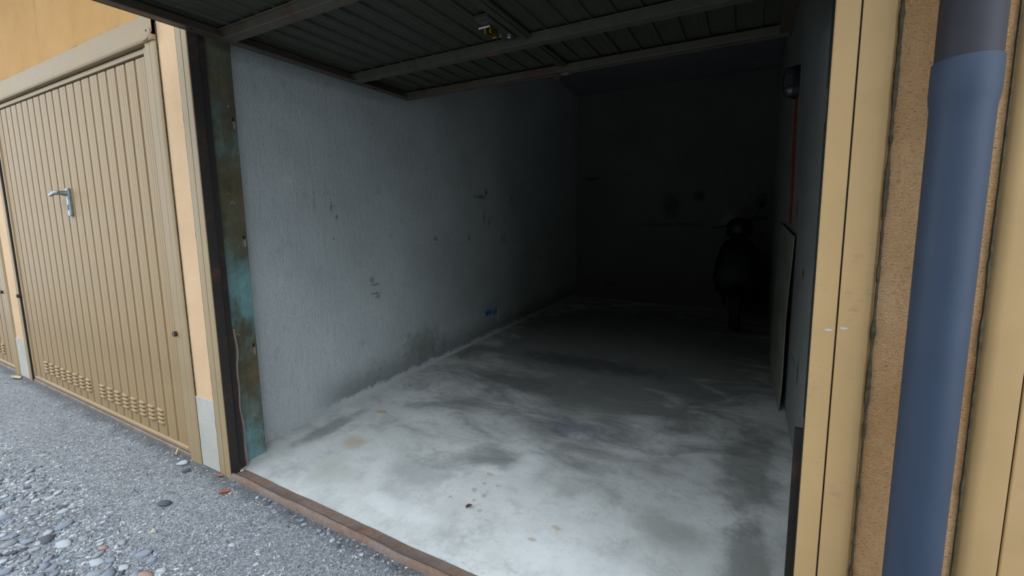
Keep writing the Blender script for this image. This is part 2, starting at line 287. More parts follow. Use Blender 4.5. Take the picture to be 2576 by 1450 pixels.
# ------------------------------------------------------------------ mesh helper (layout units; slope applied when sl=True)
class MB:
    def __init__(s): s.v = []; s.f = []
    def add(s, vs, fs): b = len(s.v); s.v += [tuple(q) for q in vs]; s.f += [tuple(b+i for i in q) for q in fs]; return s
    def box(s, x0, x1, y0, y1, z0, z1):
        return s.add([(x0, y0, z0), (x1, y0, z0), (x1, y1, z0), (x0, y1, z0), (x0, y0, z1), (x1, y0, z1), (x1, y1, z1), (x0, y1, z1)],
                     [(0, 3, 2, 1), (4, 5, 6, 7), (0, 1, 5, 4), (1, 2, 6, 5), (2, 3, 7, 6), (3, 0, 4, 7)])
    def extrude(s, prof, to3, stations, cap=True):
        """closed 2-D profile swept over stations; to3(p, t) -> 3-D point"""
        n = len(prof); vs = []; fs = []
        for t in stations: vs += [to3(p, t) for p in prof]
        for k in range(len(stations)-1):
            for i in range(n):
                j = (i+1) % n; fs.append((k*n+i, k*n+j, (k+1)*n+j, (k+1)*n+i))
        if cap: fs += [tuple(range(n-1, -1, -1)), tuple(range((len(stations)-1)*n, len(stations)*n))]
        return s.add(vs, fs)
    def tube(s, path, rad, seg=10, cap=True, flat=None):
        pts = [Vector(p) for p in path]; n = len(pts); vs = []; fs = []
        rr = rad if isinstance(rad, (list, tuple)) else [rad]*n
        up = Vector((0, 0, 1)); prev = None
        for k, p in enumerate(pts):
            t = (pts[min(k+1, n-1)] - pts[max(k-1, 0)]).normalized()
            if prev is None:
                a = t.cross(up)
                if a.length < 1e-3: a = t.cross(Vector((1, 0, 0)))
                a.normalize()
            else: a = (prev - t*prev.dot(t)).normalized()
            prev = a; b = t.cross(a)
            for i in range(seg):
                q = 2*math.pi*i/seg; vs.append(p + a*(math.cos(q)*rr[k]) + b*(math.sin(q)*rr[k]))
        for k in range(n-1):
            for i in range(seg):
                j = (i+1) % seg; fs.append((k*seg+i, k*seg+j, (k+1)*seg+j, (k+1)*seg+i))
        if cap: fs += [tuple(range(seg-1, -1, -1)), tuple(range((n-1)*seg, n*seg))]
        return s.add(vs, fs)
    def lathe(s, c, axis, prof, seg=24, sx=1.0, sy=1.0):
        """profile of (radius, height) along axis"""
        ax = Vector(axis).normalized(); a = ax.cross(Vector((0, 0, 1)))
        if a.length < 1e-3: a = Vector((1, 0, 0))
        a.normalize(); b = ax.cross(a); c = Vector(c); vs = []; fs = []
        for r, h in prof:
            for i in range(seg):
                q = 2*math.pi*i/seg; vs.append(c + ax*h + a*(math.cos(q)*r*sx) + b*(math.sin(q)*r*sy))
        for k in range(len(prof)-1):
            for i in range(seg):
                j = (i+1) % seg; fs.append((k*seg+i, k*seg+j, (k+1)*seg+j, (k+1)*seg+i))
        fs += [tuple(range(seg-1, -1, -1)), tuple(range((len(prof)-1)*seg, len(prof)*seg))]
        return s.add(vs, fs)
    def grid(s, nx, ny, fn):
        vs = [fn(i/nx, j/ny) for j in range(ny+1) for i in range(nx+1)]
        return s.add(vs, [(j*(nx+1)+i, j*(nx+1)+i+1, (j+1)*(nx+1)+i+1, (j+1)*(nx+1)+i) for j in range(ny) for i in range(nx)])
    def mesh(s, name, mat, org=(0, 0, 0), sl=True, smooth=False):
        o = W(*org) if sl else Vector(org)*U
        me = bpy.data.meshes.new(name)
        me.from_pydata([tuple((W(*v) if sl else Vector(v)*U) - o) for v in s.v], [], s.f)
        me.materials.append(mat if not isinstance(mat, str) else MT[mat])
        if smooth: me.polygons.foreach_set('use_smooth', [True]*len(me.polygons))
        me.update(); return me

def put(name, me, loc=(0, 0, 0), parent=None, sl=True):
    """loc in layout units, absolute; a child is placed relative to its (unrotated) ancestors"""
    o = bpy.data.objects.new(name, me); COL.objects.link(o)
    p = W(*loc) if sl else Vector(loc)*U
    if parent is not None:
        o.parent = parent; q = parent
        while q is not None: p = p - q.location; q = q.parent
    o.location = p; return o
def build(mb, name, mat, org=(0, 0, 0), parent=None, sl=True, smooth=False, bevel=0.0):
    o = put(name, mb.mesh(name, mat, org, sl, smooth), org, parent, sl)
    if bevel:
        b = o.modifiers.new('bevel', 'BEVEL'); b.width = bevel*U; b.segments = 2; b.limit_method = 'ANGLE'
    if smooth:
        try: o.data.set_sharp_from_angle(angle=math.radians(40))
        except Exception: pass
    return o
def root(name, loc, sl=True): return put(name, None, loc, None, sl)
def tag(o, label, cat, kind=None, group=None):
    o['label'] = label; o['category'] = cat
    if kind: o['kind'] = kind
    if group: o['group'] = group
    return o
def bx(*a): return MB().box(*a)

# ================================================================== SETTING
D, H, W0 = 6.9592, 4.1428, 2.9514
# interior shell
mb = MB().grid(60, 120, lambda i, j: (-0.24 + i*3.40, 0.085 + j*(D-0.05), fz(0.085 + j*(D-0.05)) + 0.003*mnoise.noise((i*6, j*12, 0))))
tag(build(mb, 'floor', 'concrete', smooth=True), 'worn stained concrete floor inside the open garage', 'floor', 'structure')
tag(build(bx(XL-0.12, XL, 0.03, D+0.1, -0.2, H+0.1), 'wall_left', 'plaster_left'), 'rough grey plastered side wall with blue paint smudge', 'wall', 'structure')
tag(build(bx(XR, XR+0.12, 0.03, D+0.1, -0.2, H+0.1), 'wall_right', 'plaster_right'), 'grey plastered side wall carrying the lamp and orange conduit', 'wall', 'structure')
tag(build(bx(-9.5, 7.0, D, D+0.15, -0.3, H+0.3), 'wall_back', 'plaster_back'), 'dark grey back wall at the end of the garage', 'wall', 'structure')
tag(build(bx(-9.5, 7.0, 0.05, D+0.1, H, H+0.2), 'ceiling', 'plaster_ceiling'), 'grey ceiling behind the raised door', 'ceiling', 'structure')
# facade
tag(build(bx(-9.5, 7.0, 0.012, 0.25, 2.80, 4.40), 'wall_front', 'stucco'), 'orange stucco facade above the closed garage door', 'wall', 'structure')
def pier(x0, x1, mat, label, name, plinth=None):
    p = build(bx(x0, x1, 0.012, 0.30, plinth or -0.12, 2.80), name, mat)
    tag(p, label, 'wall', 'structure')
    if plinth:
        q = MB(); n = 14     # ragged upper edge of the cement base
        q.box(x0-0.001, x1+0.001, 0.006, 0.29, -0.12, plinth)
        build(q, 'cement_base', 'cement', parent=p)
    return p
PL = pier(-0.343, -0.119, 'stucco_pier', 'narrow orange stucco pier with grey cement foot beside the open garage', 'wall_pier_left', 0.47)
pier(-3.86, -3.57, 'stucco_pier', 'orange stucco pier with pale cement foot at the left edge', 'wall_pier_far', 0.405)
pier(-9.5, -6.99, 'stucco', 'orange stucco end of the garage row, far left', 'wall_end')
PR = pier(3.07, 3.29, 'stucco_rough', 'rough orange-brown stucco pier behind the drain pipe', 'wall_pier_right')
MT['mould'] = stone_mat('blackened_joint', (.025, .02, .012), (.11, .085, .04))
def joint(par, x, seed, wd=0.009):
    q = MB(); n = 260
    def st(k): z = -0.02 + 2.78*k/n; return z, wd*(0.35 + 0.9*max(0, mnoise.noise((z*14, seed, 0))+.25) + 0.5*mnoise.noise((z*60, seed, 3)))
    sts = [st(k) for k in range(n+1)]
    q.extrude([(-1, 0.004), (1, 0.004), (1, 0.02), (-1, 0.02)], lambda p, t: (x + p[0]*max(.0015, t[1]) , p[1] + 0.5*t[1]*(0 if p[1] > .01 else -1), t[0]), sts)
    build(q, 'joint_edge', 'mould', (x, 0, 0), par)
joint(PR, 3.0825, 1.3, 0.0042); joint(PR, 3.2805, 4.4, 0.0028); joint(PL, -0.1255, 7.7, 0.0016); joint(PL, -0.3425, 9.1, 0.0012)
tag(build(bx(-10.0, 8.5, -8.4, -8.0, -0.4, 5.6), 'sky_blocker_wall', 'sky_blocker'), 'unseen dark wall added across the yard to block low sky', 'wall', 'structure')  # unseen blocker behind the camera, added to cut low sky light

tag(build(bx(-9.5, 7.0, -1.30, 0.25, 4.40, 4.52), 'shade_slab', 'cement'), 'unseen slab added above the facade to dim it', 'shade_slab', 'structure')  # unseen overhang, added to dim the light on the facade

# ground: fine grid near the garages, coarse beyond
def gz(x, y):
    h = -0.012 + 0.010*mnoise.noise((x*1.7, y*1.7, 0.3)) + 0.004*mnoise.noise((x*7, y*7, 1.3))
    h += 0.03*max(0.0, min(1.0, (-0.55-y)/0.5))*(0.6+0.4*mnoise.noise((x*2.2, y*3, 5)))
    if y > -0.10: h += 0.010*(y+0.10)/0.10
    return h
def gpt(i, j):
    x = -10.0 + 18.5*i; y = 0.03 - 8.3*(j**2.2); return (x, y, gz(x, y))
g = build(MB().grid(420, 150, gpt), 'ground', 'grit', smooth=True)
tag(g, 'grey compacted grit yard in front of the garages', 'ground', 'structure')

# ------------------------------------------------------------------ frames of the openings
def frame_pair(x_out, x_in, x_seam, name, label, zt=2.80, zb=-0.02, mat='tan_greyer', dp=0.015):
    """two-strip folded sheet jamb; x_out is the side against the stucco, x_in the side of the opening"""
    r = root(name, ((x_out+x_in)/2, 0, 0)); tag(r, label, 'door frame', 'structure')
    d = 1 if x_in > x_out else -1
    g = 0.0035
    # outer strip with rounded outer edge
    w = abs(x_seam-x_out)
    prof = [(0, dp)] + [(w*0.38*(1-math.cos(t*math.pi/2/6)), dp-dp*math.sin(t*math.pi/2/6)) for t in range(1, 7)] + [(w-g, 0), (w-g, dp)]
    def tx(p, z): return (x_out + d*p[0], p[1]-0.004, z)
    if d < 0: prof = prof[::-1]
    build(MB().extrude(prof, tx, [zb + (zt-zb)*k/8 for k in range(9)]), 'outer_strip', mat, (x_out, 0, 0), r, smooth=True)
    a, b = sorted((x_seam, x_in))
    q = MB(); n = 40; prof = [(a, 0.008), (a, 0), (b, 0), (b, 0.008)]
    q.extrude(prof, lambda p, z: (p[0], p[1]-0.004, z), [zb + (zt-zb)*k/n for k in range(n+1)])
    build(q, 'inner_strip', mat, (x_in, 0, 0), r, bevel=0.003)
    a, b = sorted((x_out + d*0.012, x_in - d*0.003))
    build(bx(a, b, 0.0045, 0.05, zb, zt), 'seam_backing', 'rust_dark', (x_in, 0, 0), r)
    return r
t1 = frame_pair(-0.125, 0.0, -0.052, 'trim_1', 'tan steel jamb at the left edge of the open garage')
t2 = frame_pair(3.082, W0, 3.003, 'trim_2', 'tan steel jamb between the open garage and the drain pipe', mat='tan_scuffed', dp=0.03)
t3 = frame_pair(-0.343, -0.468, -0.412, 'trim_3', 'tan steel jamb of the closed door, beside the narrow pier', 2.70)
t4 = frame_pair(-3.572, -3.500, -3.535, 'trim_4', 'tan steel jamb of the closed door, beside the far pier', 2.70)
t5 = frame_pair(-3.855, -3.985, -3.925, 'trim_5', 'tan steel jamb at the far left, left of the far pier', 2.70)
t6 = frame_pair(3.281, 3.425, 3.357, 'trim_6', 'tan steel jamb at the right edge beyond the drain pipe', mat='tan', dp=0.03)

# guide channel and counterweight casing of the open garage, left side
def casing_side(parent, xi, d):
    """xi: inner edge of the jamb, d: +1 opening lies to +x"""
    X = lambda v: xi + d*v
    def b(x0, x1, *r): a, c = sorted((X(x0), X(x1))); return bx(a, c, *r)
    build(b(-0.125, -0.105, 0.03, 0.135, -0.02, 2.72), 'guide_channel', 'rust_dark', (xi, 0, 0), parent)
    build(b(-0.105, -0.055, 0.105, 0.118, -0.01, 2.72), 'guide_lip', 'rust_dark', (xi, 0, 0), parent, bevel=0.003)
    build(b(-0.060, -0.050, 0.085, 0.118, -0.01, 2.72), 'guide_edge', 'rust_dark', (xi, 0, 0), parent, bevel=0.002)
    build(b(-0.022, -0.006, 0.03, 0.060, -0.01, 2.72), 'inner_return', 'rust_dark', (xi, 0, 0), parent)
    cs = build(b(-0.2278, -0.100, 0.135, 0.292, 0.008, 2.78), 'counterweight_casing', 'casing', (xi, 0, 0), parent, bevel=0.004)
    build(b(-0.101, -0.097, 0.205, 0.209, 0.01, 2.78), 'folded_seam', 'casing', (xi, 0, 0), cs)
    for z in (0.72, 1.44, 2.18):
        build(b(-0.101, -0.086, 0.262, 0.276, z, z+0.05), 'fixing_tab', 'rust', (xi, 0, 0), cs, bevel=0.003)
        build(b(-0.101, -0.098, 0.263, 0.275, z+0.05, z+0.075), 'tab_slot', 'hole', (xi, 0, 0), cs)
    return cs
casing_side(t1, 0.0, 1)
# bent lower lip strip
q = MB(); n = 36
def lipx(t): return 0.012*math.sin(t*9)+0.008*math.sin(t*23+1)
q.extrude([(-0.058, 0.119), (-0.046, 0.119), (-0.046, 0.128), (-0.058, 0.128)], lambda p, t: (p[0]+0.25*lipx(t)+0.006*t, p[1]+0.35*lipx(t), 0.0+0.93*t), [k/n for k in range(n+1)])
build(q, 'bent_lip', 'strip', (0, 0.12, 0), t1)
casing_side(t2, W0, -1)
def rag(t, s): return 0.004*mnoise.noise((t*9, s, 0))
for z0, z1, x0, nm in ((-0.02, 1.005, 2.936, 'lower_guide_plate'), (1.05, 1.865, 2.9525, 'guide_rail'), (1.95, 2.72, 2.9515, 'guide_rail')):
    q = MB(); q.extrude([(x0, 0.04), (W0+0.010, 0.04), (W0+0.010, 0.052), (x0, 0.052)], lambda p, z: (p[0], p[1]+(0.02 if nm[0] == 'l' else 0), z), [z0+(z1-z0)*k/10 for k in range(11)])
    build(q, nm, 'black' if nm == 'guide_rail' else 'rust_dark', (W0, 0, 0), t2)

for x, z, a_ in ((2.988, 1.318, .5), (3.020, 1.326, .1)):      # pale chips where the paint has flaked
    build(MB().lathe((x, -0.0038, z), (0, -1, 0), [(0.005, 0), (0.0045, 0.0005), (0.0015, 0.0006)], 7, 1.9, 0.6), 'paint_chip', ST[1], (x, 0, z), t2)

# header over the closed door and over the opening
def header(x0, x1, name, label, end=True, up=0.0):
    r = root(name, ((x0+x1)/2, 0, 2.665)); tag(r, label, 'door header', 'structure')
    prof = [(0.02, 2.82), (-0.010, 2.815), (-0.012, 2.705), (-0.019, 2.698), (-0.021, 2.688), (-0.019, 2.672), (-0.012, 2.665), (0.0, 2.666), (0.03, 2.667)]
    build(MB().extrude(prof, lambda p, x: (x, p[0], p[1]+up), [x0+(x1-x0)*k/8 for k in range(9)]), 'header_sheet', 'tan_greyer', ((x0+x1)/2, 0, 2.665), r, smooth=True)
    q = MB(); n = 200
    sts = [(x0 + (x1-x0)*k/n, 0.0022*(1 + 1.6*mnoise.noise((k*.11, x0, 2)) + 1.2*mnoise.noise((k*.6, x0, 5)))) for k in range(n+1)]
    q.extrude([(0.002, -1), (0.002, 1), (0.02, 1), (0.02, -1)], lambda p, t: (t[0], p[0], 2.8225 + up + p[1]*max(.0006, t[1])), sts)
    build(q, 'joint_edge', 'mould', ((x0+x1)/2, 0, 2.665), r)
    build(bx(x0, x1, 0.03, 0.30, 2.70+up, 2.80+up), 'lintel', 'rust_dark', ((x0+x1)/2, 0, 2.665), r)
    if end:
        cap = [(-0.006, 2.822), (-0.013, 2.80), (-0.015, 2.705), (-0.023, 2.698), (-0.026, 2.685), (-0.022, 2.668), (-0.012, 2.662), (0.01, 2.665), (0.01, 2.82)]
        e = build(MB().extrude(cap, lambda p, x: (x, p[0], p[1] + (0.03*max(0, (x-(x1-0.075))/0.075)**2 if p[1] < 2.70 else 0)), [x1-0.10+0.10*k/6 for k in range(7)]), 'end_cap', 'tan_greyer', (x1, 0, 2.665), r, smooth=True)
        build(MB().lathe((x1-0.06, -0.015, 2.72), (0, -1, 0), [(0.006, 0), (0.005, 0.003), (0.001, 0.004)], 8), 'rivet', 'rust_dark', (x1-0.06, 0, 2.665), r)
    return r
header(-3.60, -0.343, 'trim_7', 'tan folded steel header above the closed garage door')
header(-6.95, -3.85, 'trim_8', 'tan folded steel header above the far left garage door', False)
header(-0.119, 3.07, 'trim_9', 'tan steel header hidden behind the raised door', False, 0.10)

# threshold
r = root('trim_10', (W0/2, 0.04, 0)); tag(r, 'rusted steel threshold angle across the open garage entrance', 'threshold', 'structure')
prof = [(-0.006, -0.04), (-0.006, 0.012), (0.002, 0.026), (0.012, 0.029), (0.022, 0.024), (0.030, 0.016), (0.088, 0.012), (0.088, -0.04)]
def thr(p, x):
    k = mnoise.noise((x*3, 0.5, 0))*0.006 + mnoise.noise((x*11, 2.5, 0))*0.003
    return (x, p[0]+(k if p[0] < 0.03 else 0.5*k), p[1]+(0.4*k if p[1] > 0 else 0))
build(MB().extrude(prof, thr, [W0*k/90 for k in range(91)]), 'threshold_angle', 'rust', (W0/2, 0.04, 0), r, smooth=True)
# ------------------------------------------------------------------ closed garage doors (upright)
def slat_profile(w):
    t = 0.004
    top = [(0, 0), (0.36*w, 0), (0.375*w, 0.0022), (0.39*w, 0), (0.58*w, 0), (0.595*w, 0.0022), (0.61*w, 0), (0.79*w, 0), (0.815*w, 0.022), (0.965*w, 0.022), (0.99*w, 0), (w, 0)]
    return top + [(p[0], p[1]+t) for p in reversed(top)]
def pan_profile(w):
    t = 0.004
    top = [(0, 0), (0.30*w, 0), (0.31*w, 0.0015), (0.32*w, 0), (0.62*w, 0), (0.63*w, 0.0015), (0.64*w, 0), (0.90*w, 0), (0.915*w, 0.012), (0.965*w, 0.012), (0.98*w, 0), (w, 0)]
    return top + [(p[0], p[1]+t) for p in reversed(top)]
def vent_mb(w, h, d):
    q = MB(); n = 6
    prof = [(0.0, 0.0)] + [(-d*math.sin(math.pi*0.5*k/n)**0.8, h*(1-k/n)) for k in range(0, n+1)]
    pr = [(0.002, h), (-d*0.55, h*0.86), (-d*0.9, h*0.6), (-d, h*0.32), (-d*0.95, h*0.06), (-d*0.6, 0.0), (0.002, 0.0)]
    st = [(0.0, 0.15), (0.08, 0.75), (0.2, 1.0), (0.8, 1.0), (0.92, 0.75), (1.0, 0.15)]
    q.extrude(pr[::-1], lambda p, s: (w*s[0], p[0]*s[1], p[1]), st)
    return q
YP = 0.022
def closed_door(name, label, xa, xb, vents=True, handle=True, nmax=21):
    """xa < xb: slat field; rim outside it"""
    N = 21; w = (xb-xa)/N; zb, zt = 0.055, 2.612
    r = root(name, ((xa+xb)/2, YP, 0)); tag(r, label, 'garage door', 'structure')
    sm = MB().extrude(slat_profile(w), lambda p, z: (p[0], p[1], z), [zb, zt]).mesh('slat', 'tan_slat')
    vm = vent_mb(0.60*w, 0.022, 0.016).mesh('vent_louvre', 'tan_slat', smooth=True)
    for i in range(N):
        s = put('slat', sm, (xa+i*w, YP, 0), r)
        if vents and i in (2, 3, 4, 5, 6, 7, 8, 9, 11, 12, 13, 14, 15, 16, 17, 18):
            for k in range(4): put('vent_louvre', vm, (xa+i*w+0.10*w, YP, 0.150+0.031*k), s)
    # rim
    build(bx(xa-0.030, xa, YP-0.012, YP+0.03, 0.03, 2.655), 'rim', 'tan_greyer', (xa, YP, 0), r, bevel=0.004)
    build(bx(xb, xb+0.030, YP-0.012, YP+0.03, 0.03, 2.655), 'rim', 'tan_greyer', (xb, YP, 0), r, bevel=0.004)
    build(bx(xa, xb, YP-0.008, YP+0.03, zt+0.012, 2.655), 'rim', 'tan_greyer', (xa, YP, 0), r, bevel=0.004)
    build(MB().extrude([(YP-0.010, 0.030), (YP-0.014, 0.036), (YP-0.013, 0.054), (YP-0.002, 0.060), (YP+0.03, 0.060), (YP+0.03, 0.030)], lambda p, x: (x, p[0], p[1]), [xa+(xb-xa)*k/6 for k in range(7)]), 'bottom_rail', 'tan_greyer', (xa, YP, 0), r, smooth=True)
    build(bx(xa-0.04, xb+0.04, YP-0.020, YP+0.04, -0.03, 0.024), 'ground_sill', 'strip', (xa, YP, 0), r, bevel=0.006)
    build(bx(xa-0.055, xb+0.055, YP+0.032, YP+0.06, -0.02, 2.72), 'backing', 'rust_dark', (xa, YP, 0), r)
    for x, dd in ((xa-0.05, -1), (xb+0.05, 1)):
        q = MB(); q.tube([(x, YP+0.03, 0.868), (x, -0.022, 0.872)], 0.017, 10)
        pv = build(q, 'pivot_pin', 'rust_dark', (x, YP, 0.868), r, smooth=True)
        build(bx(x-0.012, x+0.012, YP-0.01, YP+0.02, 0.79, 0.95), 'pivot_slot', 'rust_dark', (x, YP, 0.868), pv)
    if handle:
        x, z = (xa+xb)/2, 1.745
        hp = build(bx(x-0.026, x+0.026, YP-0.022, YP+0.002, z-0.105, z+0.115), 'handle_plate', 'handle', (x, YP, z), r, bevel=0.007)
        q = MB(); q.tube([(x, YP-0.02, z+0.075), (x, YP-0.062, z+0.075)], [0.022, 0.016], 14)
        build(q, 'spindle', 'handle', (x, YP, z), hp, smooth=True)
        q = MB(); q.tube([(x+0.014, YP-0.066, z+0.076), (x-0.01, YP-0.072, z+0.077), (x-0.05, YP-0.078, z+0.074), (x-0.10, YP-0.078, z+0.066), (x-0.15, YP-0.072, z+0.062), (x-0.172, YP-0.070, z+0.062)], [0.014, 0.018, 0.016, 0.014, 0.013, 0.011], 12)
        build(q, 'lever', 'handle', (x, YP, z), hp, smooth=True)
        build(bx(x-0.008, x+0.008, YP-0.0235, YP-0.02, z-0.058, z-0.016), 'key_slot', 'hole', (x, YP, z), hp, bevel=0.003)
    return r
closed_door('door_2', 'closed tan ribbed garage door with lever handle and vent louvres', -3.44, -0.5245)
closed_door('door_3', 'closed tan garage door cut off by the left edge of the picture', -6.94, -4.035, True, False)
closed_door('door_4', 'closed tan garage door beyond the drain pipe', 3.48, 6.40, False, False)

# ------------------------------------------------------------------ the raised door of the open garage
def open_door():
    L = 2.63; xa, xb = -1.40, 1.455                      # local: x across, z from bottom edge to top edge, inside face towards +y
    r = root('door_1', (1.495, -0.925, 2.612)); tag(r, 'raised tilting garage door seen from below with dark ribbed underside', 'garage door', 'structure')
    r.rotation_euler = (Matrix.Rotation(0.0275, 3, 'Y') @ Matrix.Rotation(math.radians(-90+2.55), 3, 'X')).to_euler()
    def ch(mb, name, mat, org=(0, 0, 0), parent=None, smooth=False, bevel=0.0):
        o = bpy.data.objects.new(name, mb.mesh(name, mat, org, False, smooth)); COL.objects.link(o)
        o.parent = parent or r
        p = Vector(org)*U
        o.location = p - (parent.location if parent else Vector())
        if bevel:
            b = o.modifiers.new('bevel', 'BEVEL'); b.width = bevel*U; b.segments = 2; b.limit_method = 'ANGLE'
        return o
    N = 21; w = (xb-xa)/N
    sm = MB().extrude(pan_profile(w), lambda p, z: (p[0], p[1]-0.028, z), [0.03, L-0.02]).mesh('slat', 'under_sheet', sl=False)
    for i in range(N):
        o = bpy.data.objects.new('slat', sm); COL.objects.link(o); o.parent = r; o.location = Vector((xa+i*w, 0, 0))*U
    # perimeter channels: web plus lower lip
    for x0, x1, l0, l1 in ((xa-0.012, xa, xa, xa+0.055), (xb, xb+0.012, xb-0.055, xb)):
        q = MB().box(x0, x1, -0.03, 0.036, 0.0, L).box(l0, l1, 0.026, 0.036, 0.0, L)
        c = ch(q, 'side_channel', 'under_edge', (x0, 0, 0), bevel=0.003)
        if x0 < 0:
            for z in (0.88, 2.2):
                ch(MB().lathe((xa+0.028, 0.037, z), (0, 1, 0), [(0.016, 0), (0.016, 0.003), (0.006, 0.004)], 14), 'washer', 'rust_dark', (xa+0.028, 0.037, z), c)
    ch(MB().box(xa-0.012, xb+0.012, -0.03, 0.036, -0.012, 0.0).box(xa-0.012, xb+0.012, 0.026, 0.036, 0.0, 0.05), 'bottom_channel', 'under_edge', (0, 0, 0), bevel=0.003)
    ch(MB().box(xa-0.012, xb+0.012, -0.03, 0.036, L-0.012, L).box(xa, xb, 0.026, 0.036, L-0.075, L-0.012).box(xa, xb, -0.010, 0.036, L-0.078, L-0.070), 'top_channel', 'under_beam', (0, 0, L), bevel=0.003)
    for z, mt in ((1.055, 'under_beam'), (1.985, 'under_beam_spot')):
        q = MB().box(xa, xb, 0.026, 0.036, z-0.01, z+0.055).box(xa, xb, -0.010, 0.036, z-0.014, z-0.006).box(xa, xb, -0.010, 0.030, z+0.047, z+0.055)
        q.box(xa, xb, -0.012, -0.008, z-0.03, z-0.014)
        ch(q, 'cross_beam', mt, (-0.05, 0, z), bevel=0.004)
    # pressed centre channel with the lock
    ch(MB().box(0.055, 0.125, -0.012, 0.004, 0.05, L-0.08).box(0.075, 0.105, 0.004, 0.012, 0.05, L-0.08), 'centre_channel', 'under_sheet', (0.09, 0, 0), bevel=0.003)
    lk = ch(MB().box(-0.035, 0.05, -0.012, 0.014, 1.60, 1.93), 'lock_case', 'under_sheet', (0.01, 0, 1.75), bevel=0.004)
    ch(MB().box(-0.055, 0.02, 0.016, 0.030, 1.668, 1.682), 'lock_bolt', 'chrome', (0, 0.02, 1.68), lk, bevel=0.004)
    q = MB().box(-0.028, -0.020, 0.014, 0.05, 1.69, 1.77).box(0.004, 0.012, 0.014, 0.05, 1.69, 1.77).box(-0.028, 0.012, 0.014, 0.05, 1.765, 1.775)
    ch(q, 'brass_keeper', 'brass', (0, 0.02, 1.73), lk, bevel=0.002)
    q = MB(); q.lathe((0.03, 0.014, 1.87), (0, 1, 0), [(0.014, 0), (0.014, 0.01), (0.008, 0.014)], 10)
    ch(q, 'lock_bolt_head', 'chrome', (0.03, 0.014, 1.87), lk)
    for z in (1.79, 1.83): ch(MB().lathe((-0.005, 0.014, z), (0, 1, 0), [(0.007, 0), (0.007, 0.012), (0.003, 0.014)], 8), 'screw', 'chrome', (-0.005, 0.014, z), lk)
    br = ch(MB().box(0.005, 0.055, 0.036, 0.085, L-0.05, L-0.038).box(0.005, 0.055, 0.075, 0.085, L-0.05, L+0.02), 'latch_bracket', 'under_edge', (0.03, 0.05, L), bevel=0.003)
    ch(MB().box(-0.01, 0.11, 0.030, 0.040, L-0.03, L+0.012), 'strike_plate', 'rust', (0.05, 0.03, L), br, bevel=0.002)
    return r
open_door()

# ================================================================== THINGS
# drain pipe
px, py = 3.178, -0.080
r = tag(root('drain_pipe', (px, py, -0.05)), 'dark blue-grey drain pipe with a socket joint on the rough pier', 'pipe')
def ring(prof, nm, mat): build(MB().lathe((px, py, 0), (0, 0, 1), prof, 40), nm, mat, (px, py, -0.05), r, smooth=True)
ring([(0.0525, 1.90), (0.0525, 4.39)], 'upper_pipe', 'pipe_up')
ring([(0.0500, 1.93), (0.0553, 1.938), (0.0560, 1.934), (0.0562, 1.875), (0.0550, 1.858), (0.0524, 1.842), (0.0520, 1.80)][::-1], 'socket', 'pipe')
ring([(0.0516, -0.05), (0.0520, 1.82)], 'lower_pipe', 'pipe')
build(bx(px-0.016, px+0.016, py+0.045, 0.02, 2.30, 2.34), 'wall_bracket', 'black', (px, py, -0.05), r)
build(MB().lathe((px, py, 2.29), (0, 0, 1), [(0.0535, 0), (0.057, 0.002), (0.057, 0.048), (0.0535, 0.05)], 32), 'pipe_clip', 'pipe_up', (px, py, -0.05), r, smooth=True)

# bulkhead lamp on the right wall
lx, ly, lz = XR, 3.40, 2.905
r = tag(root('wall_lamp', (lx, ly, lz)), 'black caged bulkhead lamp high on the grey side wall', 'lamp')
def oval(x, ry, rz, n=28, e=0.6):
    o = []
    for i in range(n):
        t = 2*math.pi*i/n; c, s = math.cos(t), math.sin(t)
        o.append((x, ly + ry*math.copysign(abs(c)**e, c), lz + rz*math.copysign(abs(s)**e, s)))
    return o
def loft(rings):
    q = MB(); n = len(rings[0]); vs = [p for rg in rings for p in rg]; fs = []
    for k in range(len(rings)-1):
        for i in range(n): j = (i+1) % n; fs.append((k*n+i, k*n+j, (k+1)*n+j, (k+1)*n+i))
    fs += [tuple(range(n-1, -1, -1)), tuple(range((len(rings)-1)*n, len(rings)*n))]
    return q.add(vs, fs)
build(loft([oval(lx, .088, .140), oval(lx-.035, .088, .140), oval(lx-.050, .080, .132)]), 'lamp_base', 'black', (lx, ly, lz), r, smooth=True)
build(loft([oval(lx-.048, .070, .120), oval(lx-.078, .070, .120), oval(lx-.100, .060, .108), oval(lx-.114, .040, .082), oval(lx-.118, .015, .04)]), 'lamp_glass', 'glass', (lx, ly, lz), r, smooth=True)
for dz in (-0.055, 0.055):
    build(MB().tube([(lx-.045, ly-.080, lz+dz), (lx-.09, ly-.078, lz+dz), (lx-.118, ly-.05, lz+dz), (lx-.124, ly, lz+dz), (lx-.118, ly+.05, lz+dz), (lx-.09, ly+.078, lz+dz), (lx-.045, ly+.08, lz+dz)], 0.005, 6), 'cage_bar', 'black', (lx, ly, lz), r, smooth=True)
build(MB().tube([(lx-.045, ly, lz-.134), (lx-.09, ly, lz-.128), (lx-.118, ly, lz-.09), (lx-.125, ly, lz), (lx-.118, ly, lz+.09), (lx-.09, ly, lz+.128), (lx-.045, ly, lz+.134)], 0.005, 6), 'cage_bar', 'black', (lx, ly, lz), r, smooth=True)

# orange conduit
path = []; rad = []
for k in range(26):
    t = k/25; path.append((XR-0.008, 3.42 - 0.20*t + 0.012*math.sin(t*7), 2.765 - 1.12*t)); rad.append(0.011 + 0.005*math.sin(math.pi*min(1, t*1.3)))
tag(build(MB().tube(path, rad, 8), 'cable_conduit', 'orange', (XR, 3.4, 1.6), smooth=True), 'orange conduit running down the side wall below the lamp', 'conduit')

